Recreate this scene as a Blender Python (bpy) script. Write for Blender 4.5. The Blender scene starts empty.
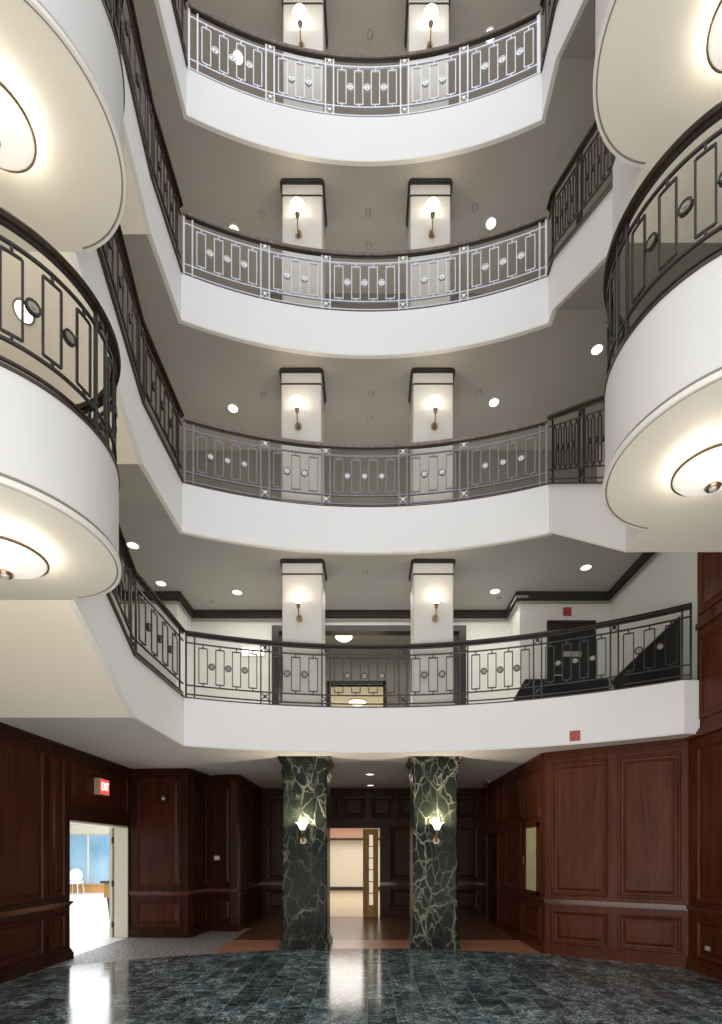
import bpy, bmesh, math, random
from mathutils import Vector, Matrix
random.seed(7)
C = bpy.context.scene.collection
sc = bpy.context.scene
EYE = 1.65
FPX, PX, PY = 511.0, 369.0, 853.0

# ------------------------------------------------------------------ materials
def nmat(name):
    m = bpy.data.materials.new(name); m.use_nodes = True
    nt = m.node_tree; nt.nodes.clear()
    out = nt.nodes.new('ShaderNodeOutputMaterial'); b = nt.nodes.new('ShaderNodeBsdfPrincipled')
    nt.links.new(b.outputs[0], out.inputs[0])
    return m, nt, b
def N(nt, t, **kw):
    n = nt.nodes.new(t)
    for k, v in kw.items():
        if k in n.inputs: n.inputs[k].default_value = v
        else: setattr(n, k, v)
    return n
def ramp(nt, src, stops, interp='LINEAR'):
    r = nt.nodes.new('ShaderNodeValToRGB'); r.color_ramp.interpolation = interp
    e = r.color_ramp.elements
    while len(e) < len(stops): e.new(0.5)
    for i, (p, c) in enumerate(stops):
        e[i].position = p; e[i].color = (*c, 1) if len(c) == 3 else c
    nt.links.new(src, r.inputs[0]); return r
def coords(nt, scale=(1,1,1), rot=(0,0,0)):
    tc = nt.nodes.new('ShaderNodeTexCoord'); mp = nt.nodes.new('ShaderNodeMapping')
    mp.inputs['Scale'].default_value = scale; mp.inputs['Rotation'].default_value = rot
    nt.links.new(tc.outputs['Object'], mp.inputs[0]); return mp.outputs[0]
def plain(name, col, rough=0.6, metal=0.0, var=0.04, scale=3.0, spec=0.5, emis=0.0):
    m, nt, b = nmat(name)
    co = coords(nt); no = N(nt, 'ShaderNodeTexNoise', Scale=scale, Detail=4.0); nt.links.new(co, no.inputs['Vector'])
    a = tuple(max(0, c*(1-var)) for c in col); z = tuple(min(1, c*(1+var)) for c in col)
    r = ramp(nt, no.outputs['Fac'], [(0.3, a), (0.7, z)])
    nt.links.new(r.outputs[0], b.inputs['Base Color'])
    b.inputs['Roughness'].default_value = rough; b.inputs['Metallic'].default_value = metal
    b.inputs['Specular IOR Level'].default_value = spec
    if emis:
        nt.links.new(r.outputs[0], b.inputs['Emission Color']); b.inputs['Emission Strength'].default_value = emis
    return m
def emit(name, col, s):
    m, nt, b = nmat(name)
    b.inputs['Base Color'].default_value = (*[min(1,c) for c in col], 1)
    b.inputs['Emission Color'].default_value = (*col, 1); b.inputs['Emission Strength'].default_value = s
    b.inputs['Roughness'].default_value = 0.3
    return m
def wood(name, dark, light, rough=0.3, sc_=(9,9,0.7)):
    m, nt, b = nmat(name)
    co = coords(nt, sc_)
    n1 = N(nt, 'ShaderNodeTexNoise', Scale=1.6, Detail=7.0, Roughness=0.6, Distortion=0.8); nt.links.new(co, n1.inputs['Vector'])
    co2 = coords(nt, (0.5,0.5,0.35)); n2 = N(nt, 'ShaderNodeTexNoise', Scale=1.2, Detail=2.0); nt.links.new(co2, n2.inputs['Vector'])
    r = ramp(nt, n1.outputs['Fac'], [(0.25, dark), (0.55, tuple((a+c)/2 for a, c in zip(dark, light))), (0.8, light)])
    mx = nt.nodes.new('ShaderNodeMix'); mx.data_type = 'RGBA'; mx.blend_type = 'MULTIPLY'; mx.inputs[0].default_value = 0.5
    r2 = ramp(nt, n2.outputs['Fac'], [(0.3, (0.55,0.5,0.5)), (0.7, (1,1,1))])
    nt.links.new(r.outputs[0], mx.inputs[6]); nt.links.new(r2.outputs[0], mx.inputs[7])
    nt.links.new(mx.outputs[2], b.inputs['Base Color'])
    b.inputs['Roughness'].default_value = rough; b.inputs['Specular IOR Level'].default_value = 0.14
    return m
def marble(name, base, mid, vein, vs=3.0, rough=0.12, tiles=False):
    m, nt, b = nmat(name)
    co = coords(nt) if tiles else coords(nt, (1.1,1.1,.6), (.35,.6,0))
    L = nt.links.new
    n0 = N(nt, 'ShaderNodeTexNoise', Scale=vs*0.9, Detail=5.0, Roughness=0.6); L(co, n0.inputs['Vector'])
    add = N(nt, 'ShaderNodeVectorMath', operation='MULTIPLY_ADD'); L(n0.outputs['Color'], add.inputs[0])
    add.inputs[1].default_value = (0.55,0.55,0.55) if tiles else (.38,.38,.38)
    if tiles:
        # every tile gets its own offset into the vein pattern
        br = N(nt, 'ShaderNodeTexBrick', Scale=1.0); L(co, br.inputs['Vector'])
        mp2 = nt.nodes.new('ShaderNodeMapping'); mp2.inputs['Rotation'].default_value = (0,0,math.pi/2); mp2.inputs['Location'].default_value = (0,0.02,0)
        L(co, mp2.inputs[0]); L(mp2.outputs[0], br.inputs['Vector'])
        br.inputs['Brick Width'].default_value = 0.61; br.inputs['Row Height'].default_value = 0.305
        br.inputs['Mortar Size'].default_value = 0.005; br.inputs['Mortar Smooth'].default_value = 0.2
        br.inputs['Color1'].default_value = (0,0,0,1); br.inputs['Color2'].default_value = (1,1,1,1); br.inputs['Mortar'].default_value = (0.5,0.5,0.5,1)
        ad2 = N(nt, 'ShaderNodeVectorMath', operation='MULTIPLY_ADD'); L(br.outputs['Color'], ad2.inputs[0])
        ad2.inputs[1].default_value = (17,11,0); L(co, ad2.inputs[2]); L(ad2.outputs[0], add.inputs[2]); L(ad2.outputs[0], n0.inputs['Vector'])
    else:
        L(co, add.inputs[2])
    vo = N(nt, 'ShaderNodeTexVoronoi', feature='DISTANCE_TO_EDGE', Scale=vs); L(add.outputs[0], vo.inputs['Vector'])
    v2 = N(nt, 'ShaderNodeTexVoronoi', feature='DISTANCE_TO_EDGE', Scale=vs*2.7); L(add.outputs[0], v2.inputs['Vector'])
    n3 = N(nt, 'ShaderNodeTexNoise', Scale=vs*0.8, Detail=2.0); L(add.outputs[0], n3.inputs['Vector'])
    f1 = ramp(nt, vo.outputs['Distance'], [(0.0, (1,1,1)), (0.014, (0.3,)*3), (0.04, (0,0,0))])
    f2 = ramp(nt, v2.outputs['Distance'], [(0.0, (0.7,)*3), (0.03, (0.12,)*3), (0.08, (0,0,0))])
    f3 = ramp(nt, n3.outputs['Fac'], [(0.40, (0.08,)*3), (0.58, (1,1,1))])
    mxm = N(nt, 'ShaderNodeMath', operation='MAXIMUM'); L(f1.outputs[0], mxm.inputs[0]); L(f2.outputs[0], mxm.inputs[1])
    mul = N(nt, 'ShaderNodeMath', operation='MULTIPLY'); L(mxm.outputs[0], mul.inputs[0]); L(f3.outputs[0], mul.inputs[1])
    r = ramp(nt, n0.outputs['Fac'], [(0.35, base), (0.72, mid)])
    mx = nt.nodes.new('ShaderNodeMix'); mx.data_type = 'RGBA'
    L(mul.outputs[0], mx.inputs[0]); L(r.outputs[0], mx.inputs[6]); mx.inputs[7].default_value = (*vein, 1)
    fin = mx.outputs[2]
    if tiles:
        hs = nt.nodes.new('ShaderNodeMix'); hs.data_type = 'RGBA'; hs.blend_type = 'MULTIPLY'; hs.inputs[0].default_value = 1.0
        tr = ramp(nt, br.outputs['Color'], [(0.0, (0.55,0.55,0.55)), (1.0, (1.35,1.35,1.35))])
        L(fin, hs.inputs[6]); L(tr.outputs[0], hs.inputs[7])
        gr = nt.nodes.new('ShaderNodeMix'); gr.data_type = 'RGBA'; L(br.outputs['Fac'], gr.inputs[0]); L(hs.outputs[2], gr.inputs[6]); gr.inputs[7].default_value = (0.20,0.235,0.24,1)
        fin = gr.outputs[2]
    L(fin, b.inputs['Base Color']); b.inputs['Roughness'].default_value = rough
    if not tiles: b.inputs['Specular IOR Level'].default_value = 0.12
    return m
def planks(name, c1, c2, w, h, mortar, rough=0.25, rot=0):
    m, nt, b = nmat(name); co = coords(nt, (1,1,1), (0,0,rot))
    br = N(nt, 'ShaderNodeTexBrick', Scale=1.0); nt.links.new(co, br.inputs['Vector'])
    br.inputs['Brick Width'].default_value = w; br.inputs['Row Height'].default_value = h; br.inputs['Mortar Size'].default_value = 0.004
    br.inputs['Color1'].default_value = (*c1,1); br.inputs['Color2'].default_value = (*c2,1); br.inputs['Mortar'].default_value = (*mortar,1)
    nt.links.new(br.outputs['Color'], b.inputs['Base Color']); b.inputs['Roughness'].default_value = rough
    return m
M = {}
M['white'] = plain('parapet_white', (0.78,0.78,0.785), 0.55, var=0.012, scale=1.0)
M['landshade'] = plain('landing_white_shaded', (0.60,0.60,0.595), 0.6, var=0.012, scale=1.0)  # parapet white greyed: the landings' shading is put into the colour
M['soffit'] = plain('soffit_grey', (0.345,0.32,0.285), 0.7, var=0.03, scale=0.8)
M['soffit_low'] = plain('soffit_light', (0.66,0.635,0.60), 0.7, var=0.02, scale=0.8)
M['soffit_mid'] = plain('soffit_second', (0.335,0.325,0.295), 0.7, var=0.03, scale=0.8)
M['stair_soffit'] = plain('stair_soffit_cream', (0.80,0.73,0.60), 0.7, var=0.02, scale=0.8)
M['landing'] = plain('landing_soffit_cream', (0.74,0.70,0.60), 0.6, var=0.015, scale=0.8)
M['beadlight'] = plain('bead_light', (0.70,0.68,0.63), 0.5, var=0.01)
M['beaddark'] = plain('bead_grey', (0.22,0.20,0.175), 0.5, var=0.02)
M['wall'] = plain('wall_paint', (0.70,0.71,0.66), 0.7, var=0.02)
M['wall_dim'] = plain('wall_paint_dimmed', (0.245,0.225,0.20), 0.7, var=0.03)  # gallery dimness put into the wall colour; slabs and a trim reuse it
M['colpaint'] = plain('column_paint', (0.60,0.575,0.525), 0.5, var=0.015)
M['crown'] = plain('crown_brown', (0.02,0.017,0.014), 0.6, var=0.1)
M['black'] = plain('black_paint', (0.012,0.012,0.012), 0.35, var=0.2)
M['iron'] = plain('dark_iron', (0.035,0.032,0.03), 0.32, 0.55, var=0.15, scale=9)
M['iron_midlit'] = plain('iron_half_light', (0.20,0.20,0.22), 0.35, 0.5, var=0.08, scale=9)  # same iron, partly lit: brightness put into the colour
M['iron_lit'] = plain('iron_daylight_tone', (0.48,0.49,0.54), 0.35, 0.25, var=0.05, scale=9)  # same iron with skylight brightness put into its colour
M['iron_lit2'] = plain('iron_daylight_bright', (0.55,0.56,0.62), 0.35, 0.2, var=0.05, scale=9)  # same iron for the top level, more daylight put into the colour
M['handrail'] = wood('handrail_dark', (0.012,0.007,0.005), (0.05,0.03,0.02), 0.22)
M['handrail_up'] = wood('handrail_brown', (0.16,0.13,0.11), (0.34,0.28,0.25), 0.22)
M['shoe'] = plain('rail_shoe', (0.03,0.018,0.015), 0.3, var=0.1)
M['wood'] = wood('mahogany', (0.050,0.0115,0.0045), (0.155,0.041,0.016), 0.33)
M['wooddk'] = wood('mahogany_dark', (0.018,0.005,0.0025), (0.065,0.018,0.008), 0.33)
M['railwood'] = wood('mahogany_rail', (0.05,0.013,0.006), (0.19,0.06,0.03), 0.16)
M['railwood'].node_tree.nodes['Principled BSDF'].inputs['Specular IOR Level'].default_value = .3
M['woodmid'] = wood('mahogany_middle', (0.028,0.0065,0.0028), (0.10,0.025,0.010), 0.33)
M['marble'] = marble('green_marble', (0.002,0.004,0.003), (0.016,0.022,0.014), (0.36,0.35,0.25), 2.0, 0.28)
M['floor'] = marble('green_marble_tiles', (0.006,0.012,0.014), (0.09,0.145,0.155), (0.85,0.95,0.95), 5.5, 0.13, tiles=True)
M['parquet'] = planks('parquet', (0.12,0.055,0.028), (0.17,0.085,0.045), 1.2, 0.09, (0.05,0.02,0.01), 0.22)
M['terracotta'] = planks('terracotta', (0.36,0.15,0.09), (0.42,0.19,0.12), 0.9, 0.3, (0.25,0.12,0.08), 0.3)
m, nt, b = nmat('speckled_carpet'); co = coords(nt); v = N(nt,'ShaderNodeTexNoise',Scale=26.0,Detail=3.0); nt.links.new(co,v.inputs['Vector'])
r_ = ramp(nt, v.outputs['Fac'], [(0.42,(0.05,0.045,0.045)),(0.58,(0.42,0.38,0.37))]); nt.links.new(r_.outputs[0], b.inputs['Base Color']); b.inputs['Roughness'].default_value=0.5
M['speckle'] = m
M['hallfloor'] = plain('hall_floor', (0.50,0.40,0.28), 0.2, var=0.08, scale=2)
M['cream'] = plain('cream_wall', (0.80,0.785,0.68), 0.6, var=0.01)
M['pink'] = plain('pink_soffit', (0.66,0.40,0.32), 0.6, var=0.02)
M['creamwhite'] = plain('door_cream', (0.72,0.66,0.52), 0.4, var=0.02)
M['lobbyfloor'] = planks('lobby_floor', (0.82,0.83,0.86), (0.90,0.90,0.92), 1.2, 0.6, (0.6,0.6,0.62), 0.25)
m, nt, b = nmat('blue_backdrop'); co = coords(nt, (0.5,0.5,0.35)); v = N(nt,'ShaderNodeTexNoise',Scale=1.3,Detail=4.0); nt.links.new(co,v.inputs['Vector'])
r_ = ramp(nt, v.outputs['Fac'], [(0.35,(0.10,0.26,0.38)),(0.7,(0.36,0.52,0.62))]); nt.links.new(r_.outputs[0], b.inputs['Base Color']); b.inputs['Roughness'].default_value=0.3
nt.links.new(r_.outputs[0], b.inputs['Emission Color']); b.inputs['Emission Strength'].default_value=0.25
M['blue'] = m
M['oak'] = wood('honey_oak', (0.45,0.24,0.08), (0.68,0.42,0.17), 0.35)
M['gold'] = wood('golden_door', (0.30,0.17,0.05), (0.55,0.34,0.12), 0.35)
M['charcoal'] = plain('charcoal_cloth', (0.05,0.055,0.07), 0.7, var=0.1)
M['redsign'] = plain('red_plaque', (0.38,0.045,0.04), 0.4, var=0.1)
M['exitred'] = emit('exit_red', (0.85,0.10,0.09), 0.8)
M['exitwhite'] = emit('exit_letter', (1.0,0.75,0.7), 1.6)
M['signbox'] = plain('sign_housing', (0.45,0.33,0.22), 0.4)
M['shade'] = emit('sconce_glass', (1.0,0.93,0.80), 1.5)
M['bowl'] = emit('bowl_glass', (1.0,0.97,0.88), 0.45)
M['lampdisc'] = emit('downlight_lens', (1.0,0.95,0.85), 3.0)
M['unlit'] = plain('unlit_lens', (0.30,0.275,0.24), 0.6)
M['brass'] = plain('bronze_metal', (0.30,0.22,0.13), 0.28, 0.8, var=0.08)
M['medal'] = plain('medal_pale', (0.70,0.68,0.62), 0.35, 0.2, var=0.05)
M['medal2'] = plain('medal_dull', (0.26,0.24,0.21), 0.35, 0.3, var=0.1)
M['ring'] = plain('downlight_ring', (0.55,0.53,0.5), 0.35, 0.4)
M['pane'] = emit('lit_pane', (0.95,0.85,0.62), 0.5)
M['caseglass'] = plain('case_glass', (0.30,0.28,0.15), 0.15, var=0.1, emis=0.35)
M['hinge'] = plain('hinge_black', (0.02,0.02,0.02), 0.4)
M['switch'] = plain('switch_plate', (0.45,0.42,0.36), 0.4)
M['vent'] = plain('vent_grille', (0.36,0.34,0.31), 0.5)

# ------------------------------------------------------------------ helpers
def link(name, bm, mat, parent=None, smooth=False):
    me = bpy.data.meshes.new(name)
    bmesh.ops.recalc_face_normals(bm, faces=bm.faces)
    if smooth:
        for f in bm.faces: f.smooth = True
    bm.to_mesh(me); bm.free()
    o = bpy.data.objects.new(name, me); C.objects.link(o)
    if smooth: me.set_sharp_from_angle(angle=0.6)
    for mm in (mat if isinstance(mat, (list, tuple)) else [mat]): me.materials.append(mm)
    if parent is not None:
        o.parent = parent; o.matrix_parent_inverse = Matrix.Translation(-Vector(parent.location))
    return o
def thing(name, label, cat, loc=(0,0,0), group=None):
    o = bpy.data.objects.new(name, None); C.objects.link(o); o.location = loc
    o.empty_display_size = 0.1
    o['label'] = label; o['category'] = cat
    if group: o['group'] = group
    return o
def tag(o, label, cat, group=None):
    o['label'] = label; o['category'] = cat
    if group: o['group'] = group
    return o
def struct(o): o['kind'] = 'structure'; return o
def B(): return bmesh.new()
def box(bm, x0, x1, y0, y1, z0, z1, mi=0):
    vs = [bm.verts.new((x, y, z)) for x in (x0, x1) for y in (y0, y1) for z in (z0, z1)]
    for q in ((0,1,3,2),(4,6,7,5),(0,4,5,1),(2,3,7,6),(0,2,6,4),(1,5,7,3)):
        f = bm.faces.new([vs[i] for i in q]); f.material_index = mi
    return vs
def obox(bm, c, t, hw, hd, hh):
    """box centred at c, half-length hw along horizontal tangent t, hd along the normal, hh in z"""
    t = Vector((t[0], t[1], 0)).normalized(); n = Vector((-t.y, t.x, 0)); u = Vector((0,0,1)); c = Vector(c)
    vs = [bm.verts.new(c + t*a*hw + n*b_*hd + u*d*hh) for a in (-1,1) for b_ in (-1,1) for d in (-1,1)]
    for q in ((0,1,3,2),(4,6,7,5),(0,4,5,1),(2,3,7,6),(0,2,6,4),(1,5,7,3)): bm.faces.new([vs[i] for i in q])
def prism(bm, poly, z0, z1, top=True, bot=True):
    """plan polygon; z0/z1 may be numbers"""
    a = [bm.verts.new((p[0], p[1], z0)) for p in poly]; c = [bm.verts.new((p[0], p[1], z1)) for p in poly]
    n = len(poly)
    if bot: bm.faces.new(a[::-1])
    if top: bm.faces.new(c)
    for i in range(n): bm.faces.new((a[i], a[(i+1)%n], c[(i+1)%n], c[i]))
def sweep(bm, pts, w, h, dz=0.0, closed=False, prof=None):
    """rectangular (or given) profile swept along 3-D pts; width horizontal, height vertical"""
    n = len(pts); prof = prof or [(-w/2,-h/2),(w/2,-h/2),(w/2,h/2),(-w/2,h/2)]
    rings = []
    for i, p in enumerate(pts):
        p = Vector(p); a = Vector(pts[max(i-1,0)]); c = Vector(pts[min(i+1,n-1)])
        if closed: a = Vector(pts[(i-1)%n]); c = Vector(pts[(i+1)%n])
        d1 = (p-a); d2 = (c-p); d1.z = d2.z = 0
        if d1.length < 1e-6: d1 = d2
        if d2.length < 1e-6: d2 = d1
        d1.normalize(); d2.normalize(); t = (d1+d2).normalized(); nn = Vector((-t.y, t.x, 0)); k = 1/max(0.5, t.dot(d1))
        rings.append([bm.verts.new(p + nn*(x*k) + Vector((0,0,z+dz))) for x, z in prof])
    m = len(prof)
    for i in range(n if closed else n-1):
        r, s = rings[i], rings[(i+1)%n]
        for j in range(m): bm.faces.new((r[j], r[(j+1)%m], s[(j+1)%m], s[j]))
    if not closed: bm.faces.new(rings[0][::-1]); bm.faces.new(rings[-1])
def tube(bm, pts, r, seg=8):
    rings = []; n = len(pts)
    for i, p in enumerate(pts):
        p = Vector(p); t = (Vector(pts[min(i+1,n-1)]) - Vector(pts[max(i-1,0)])).normalized()
        u = t.cross(Vector((0.3,0.2,1))); u = u.normalized() if u.length > 1e-3 else Vector((1,0,0)); w_ = t.cross(u).normalized()
        rr = r[i] if isinstance(r, (list, tuple)) else r
        rings.append([bm.verts.new(p + (u*math.cos(2*math.pi*k/seg) + w_*math.sin(2*math.pi*k/seg))*rr) for k in range(seg)])
    for a, c in zip(rings, rings[1:]):
        for j in range(seg): bm.faces.new((a[j], a[(j+1)%seg], c[(j+1)%seg], c[j]))
    bm.faces.new(rings[0][::-1]); bm.faces.new(rings[-1])
def lathe(bm, c, prof, seg=32, cap=True):
    rings = [[bm.verts.new((c[0]+r*math.cos(2*math.pi*k/seg), c[1]+r*math.sin(2*math.pi*k/seg), c[2]+z)) for k in range(seg)] for r, z in prof]
    for a, d in zip(rings, rings[1:]):
        for j in range(seg): bm.faces.new((a[j], a[(j+1)%seg], d[(j+1)%seg], d[j]))
    if cap: bm.faces.new(rings[0][::-1]); bm.faces.new(rings[-1])
def disc_y(bm, c, r, t, nrm, seg=16, ring=None):
    """flat round plate of thickness t, facing horizontal direction nrm (ring = inner radius)"""
    nrm = Vector((nrm[0], nrm[1], 0)).normalized(); u = Vector((-nrm.y, nrm.x, 0)); c = Vector(c)
    def rg(rad, off): return [bm.verts.new(c + nrm*off + (u*math.cos(2*math.pi*k/seg) + Vector((0,0,1))*math.sin(2*math.pi*k/seg))*rad) for k in range(seg)]
    a, d = rg(r, -t/2), rg(r, t/2)
    for j in range(seg): bm.faces.new((a[j], a[(j+1)%seg], d[(j+1)%seg], d[j]))
    if ring:
        e, f = rg(ring, -t/2), rg(ring, t/2)
        for j in range(seg):
            k = (j+1)%seg
            bm.faces.new((e[j], f[j], f[k], e[k])); bm.faces.new((a[j], e[j], e[k], a[k])); bm.faces.new((d[j], d[k], f[k], f[j]))
    else: bm.faces.new(a); bm.faces.new(d[::-1])

# ------------------------------------------------------------------ level data (Hs = height of the slab underside above the eye)
FH = 0.745
R0 = 7.69
LV = {2: dict(hs=1.65, dc=8.46, xl=-2.885, xr=None, yk=6.23, fh=.745),
      3: dict(hs=4.93, dc=8.43, xl=-2.895, xr=2.80, yk=6.48, ykr=7.86, fh=.755),
      4: dict(hs=8.13, dc=8.38, xl=-2.89, xr=2.78, yk=6.72, ykr=7.65, fh=.72),
      5: dict(hs=11.30, dc=8.38, xl=-2.82, xr=2.69, yk=6.75, ykr=7.27, fh=.73),
      6: dict(hs=14.53, dc=8.37, xl=-2.78, xr=2.66, yk=6.75, ykr=7.2, fh=.79)}
XW_L, XW_R = -4.70, 4.60
def arc_y(l, x): return l['dc'] - R0 + math.sqrt(R0*R0 - x*x)
def arc_pts(l, x0, x1, n=28, z=0.0, off=0.0):
    out = []
    for i in range(n+1):
        x = x0 + (x1-x0)*i/n
        out.append((x, arc_y(l, x)+off, z))
    return out
ORD = {2:'second', 3:'third', 4:'fourth', 5:'fifth', 6:'top'}

# ------------------------------------------------------------------ rail maker
class Path:
    def __init__(s, pts, hf=1.0):
        s.hf = hf
        s.p = [Vector(q) for q in pts]; s.s = [0.0]
        for a, c in zip(s.p, s.p[1:]): s.s.append(s.s[-1] + (Vector((c.x,c.y,0))-Vector((a.x,a.y,0))).length)
        s.L = s.s[-1]
    def at(s, q, h=0.0):
        q = min(max(q, 0), s.L)
        for i in range(len(s.p)-1):
            if q <= s.s[i+1] + 1e-9:
                t = (q-s.s[i])/max(1e-9, s.s[i+1]-s.s[i]); v = s.p[i].lerp(s.p[i+1], t); return Vector((v.x, v.y, v.z+h*s.hf))
        v = s.p[-1]; return Vector((v.x, v.y, v.z+h*s.hf))
    def tan(s, q):
        d = s.at(min(q+.02, s.L)) - s.at(max(q-.02, 0)); d.z = 0; return d.normalized()
    def sub(s, a, b_, h):
        pts = [s.at(a, h)] + [Vector((p.x,p.y,p.z+h*s.hf)) for p, q in zip(s.p, s.s) if a+1e-4 < q < b_-1e-4] + [s.at(b_, h)]
        return pts
    def s_of_x(s, x):
        for i in range(len(s.p)-1):
            a, c = s.p[i], s.p[i+1]
            if (a.x-x)*(c.x-x) <= 0 and abs(c.x-a.x) > 1e-9: return s.s[i] + (s.s[i+1]-s.s[i])*(x-a.x)/(c.x-a.x)
        return None
PAIR = 0.135
def railing(label, path, panels, mats, group, simple=False):
    """panels: list of (s0, s1, n_frames); a pair of posts stands between neighbouring panels. mats = metal, handrail, medal"""
    P = path; metal, hr, med = mats
    t = thing('railing', label, 'railing', tuple(P.at(P.L/2)), group)
    b_ = B(); sweep(b_, P.sub(0, P.L, 1.03), .075, .05, prof=[(-.034,-.032),(.034,-.032),(.042,0),(.028,.024),(-.028,.024),(-.042,0)]); link('handrail', b_, hr, t)
    b_ = B(); sweep(b_, P.sub(0, P.L, .985), .03, .02); link('handrail_bracket', b_, M['iron'], t)  # dark on every level: shade under the handrail put into its colour
    for h in (.875, .215, .075):
        b_ = B(); sweep(b_, P.sub(0, P.L, h), .022, .019); link('rail', b_, metal, t)
    b_ = B(); sweep(b_, P.sub(0, P.L, .012), .07, .024); link('rail_shoe', b_, M['shoe'], t)
    posts = []
    for i, (s0, s1, n) in enumerate(panels):
        posts += [s0, s1]
        pit = (s1-s0)/n; w = pit*.5
        for k in range(n):
            sc_ = s0 + pit*(k+.5); b_ = B(); q0, q1 = sc_-w/2, sc_+w/2
            z0, z1 = .265, .815
            for q in (q0, q1):
                a = P.at(q, z0); c = P.at(q, z1); obox(b_, (a+c)/2, P.tan(q), .0075, .0075, (z1-z0)/2)
            for h in (z0, z1): sweep(b_, P.sub(q0, q1, h), .015, .016)
            for h in ((.225+z0)/2, (z1+.87)/2): obox(b_, P.at(sc_, h), P.tan(sc_), .009, .009, .026)
            link('baluster_frame', b_, metal, t)
            if k < n-1:
                sm = s0 + pit*(k+1); c = P.at(sm, .54); tg = P.tan(sm); nr = (-tg.y, tg.x); rr = min(.055, (pit-w)/2-.012)
                b_ = B(); disc_y(b_, c, rr, .03, nr, 14, ring=rr*.74)
                for sgn in (-1, 1): obox(b_, P.at(sm+sgn*(rr+(pit-w)/2)/2, .54), tg, max(.004,((pit-w)/2-rr)/2), .006, .006)
                mo = link('medallion', b_, metal, t)
                b_ = B(); disc_y(b_, c, rr*.72, .018, nr, 12); disc_y(b_, c, rr*.28, .04, nr, 10); link('medallion_face', b_, med, mo)
    for q in posts:
        b_ = B(); obox(b_, P.at(q, .50), P.tan(q), .0115, .0115, .49*P.hf); link('post', b_, metal, t)
    allp = sorted(posts)
    for a, c in zip(allp, allp[1:]):
        if c - a < .2:
            for h, hh in ((.94, .055), (.145, .055)):
                b_ = B(); m_ = (a+c)/2; cc = P.at(m_, h); tg = P.tan(m_); hw = (c-a)/2
                for sg in (-1, 1):
                    p0 = cc - tg*hw*.85 + Vector((0,0,-sg*hh*.85)); p1 = cc + tg*hw*.85 + Vector((0,0,sg*hh*.85)); tube(b_, [p0, p1], .009, 4)
                disc_y(b_, cc, .026, .03, (-tg.y, tg.x), 10)
                link('rosette', b_, med if mats[2] is M['medal'] else metal, t)
    return t

# ------------------------------------------------------------------ slabs, fascias and front rails
def px_x_on_arc(l, px):
    x = (px-PX)/FPX*8.2
    for _ in range(8): x = (px-PX)/FPX*arc_y(l, x)
    return x
pairs = [(183,190),(260.6,269),(321.8,330),(399,407),(460,468),(540,548)]
RM = {2:(M['iron'],M['handrail'],M['medal2']), 3:(M['iron_midlit'],M['handrail_up'],M['medal']), 4:(M['iron_lit'],M['handrail_up'],M['medal']), 5:(M['iron_lit2'],M['handrail_up'],M['medal'])}
BACKY = 13.1
for k, l in LV.items():
    zb = EYE + l['hs']; zt = zb + l['fh']
    xl = l['xl']; xr = l['xr'] if l['xr'] else 4.37
    arc = arc_pts(l, xl, xr, 32)
    yA_l = arc[0][1]; yA_r = arc[-1][1]
    # slab plan polygon, wall to wall
    poly = [(XW_L, l['yk']), (xl, l['yk'])] + [(p[0], p[1]) for p in arc]
    poly += [(xr, l['ykr']), (XW_R, l['ykr'])] if l['xr'] else [(XW_R, arc[-1][1]+.01)]
    poly += [(XW_R, BACKY+.2), (XW_L, BACKY+.2)]
    b_ = B(); prism(b_, poly, zb, zb+.30)
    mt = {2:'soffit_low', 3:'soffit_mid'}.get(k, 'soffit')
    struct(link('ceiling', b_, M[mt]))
    b_ = B(); prism(b_, [(p[0], p[1]+(.03 if p[1]<12 else 0)) for p in poly], zb+.30, zt-.005)
    struct(link('floor', b_, M['wall_dim']))
    # white fascia band: along left side run and the arc (and right side run)
    edge = [(xl, l['yk'], zb)] + [(p[0], p[1], zb) for p in arc] + ([(xr, l['ykr'], zb)] if l['xr'] else [])
    if k == 2: edge = edge + [(4.585, arc[-1][1]+.01, zb)]
    b_ = B(); sweep(b_, edge, .05, l['fh'], dz=l['fh']/2)
    struct(link('balcony_fascia', b_, M['white'], None, True))
    b_ = B(); sweep(b_, edge, .058, .022, dz=.010); struct(link('trim_bead', b_, M['beadlight']))
    if k == 6: continue
    # front railing along the arc
    x0, x1 = xl+.03, (xr-.03 if k != 2 else 4.46)
    P = Path([(p[0], p[1]+.02, zt) for p in arc_pts(l, x0, x1, 48)], .95 if k == 4 else 1.0)
    scale_c = (l['dc'] if k != 5 else l['dc'])
    S = []
    for a, c in pairs:
        if k == 5: a = 369+(a-366.5)*.975; c = 369+(c-366.5)*.975
        sa = P.s_of_x(px_x_on_arc(l, a)); sb = P.s_of_x(px_x_on_arc(l, c)); S.append((sa if sa is not None else (0.02 if a < 300 else P.L-.15), sb if sb is not None else (P.L-.02 if a > 300 else .13)))
    if k == 2:
        S = S[:5]
        for a, c in ((534,542),(611,619),(683,692)):
            sa = P.s_of_x(px_x_on_arc(l, a)); sb = P.s_of_x(px_x_on_arc(l, c)); S.append((sa if sa else P.L-.16, sb if sb else P.L-.03))
    S[0] = (0.015, max(.14, S[0][1]))
    S[-1] = (S[-1][0], P.L-.015)
    cnt = [4,3,4,3,4] if k != 2 else [4,3,4,3,4,4,3]
    pan = [(S[i][1], S[i+1][0], cnt[i]) for i in range(len(cnt))]
    t = railing({2:'dark iron railing along the lowest balcony, running on to the wood wall at right',
                 3:'half-lit iron railing curving along the second balcony from the bottom',
                 4:'daylit iron railing curving along the third balcony from the bottom',
                 5:'brightly daylit iron railing along the topmost balcony in the photo'}[k], P, pan, RM[k], 'curved railings across the back balconies')
    for q in (S[0][0], S[-1][1]):
        b_ = B(); obox(b_, P.at(q, .505), P.tan(q), .015, .015, .5*P.hf); link('post', b_, RM[k][0], t)

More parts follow.
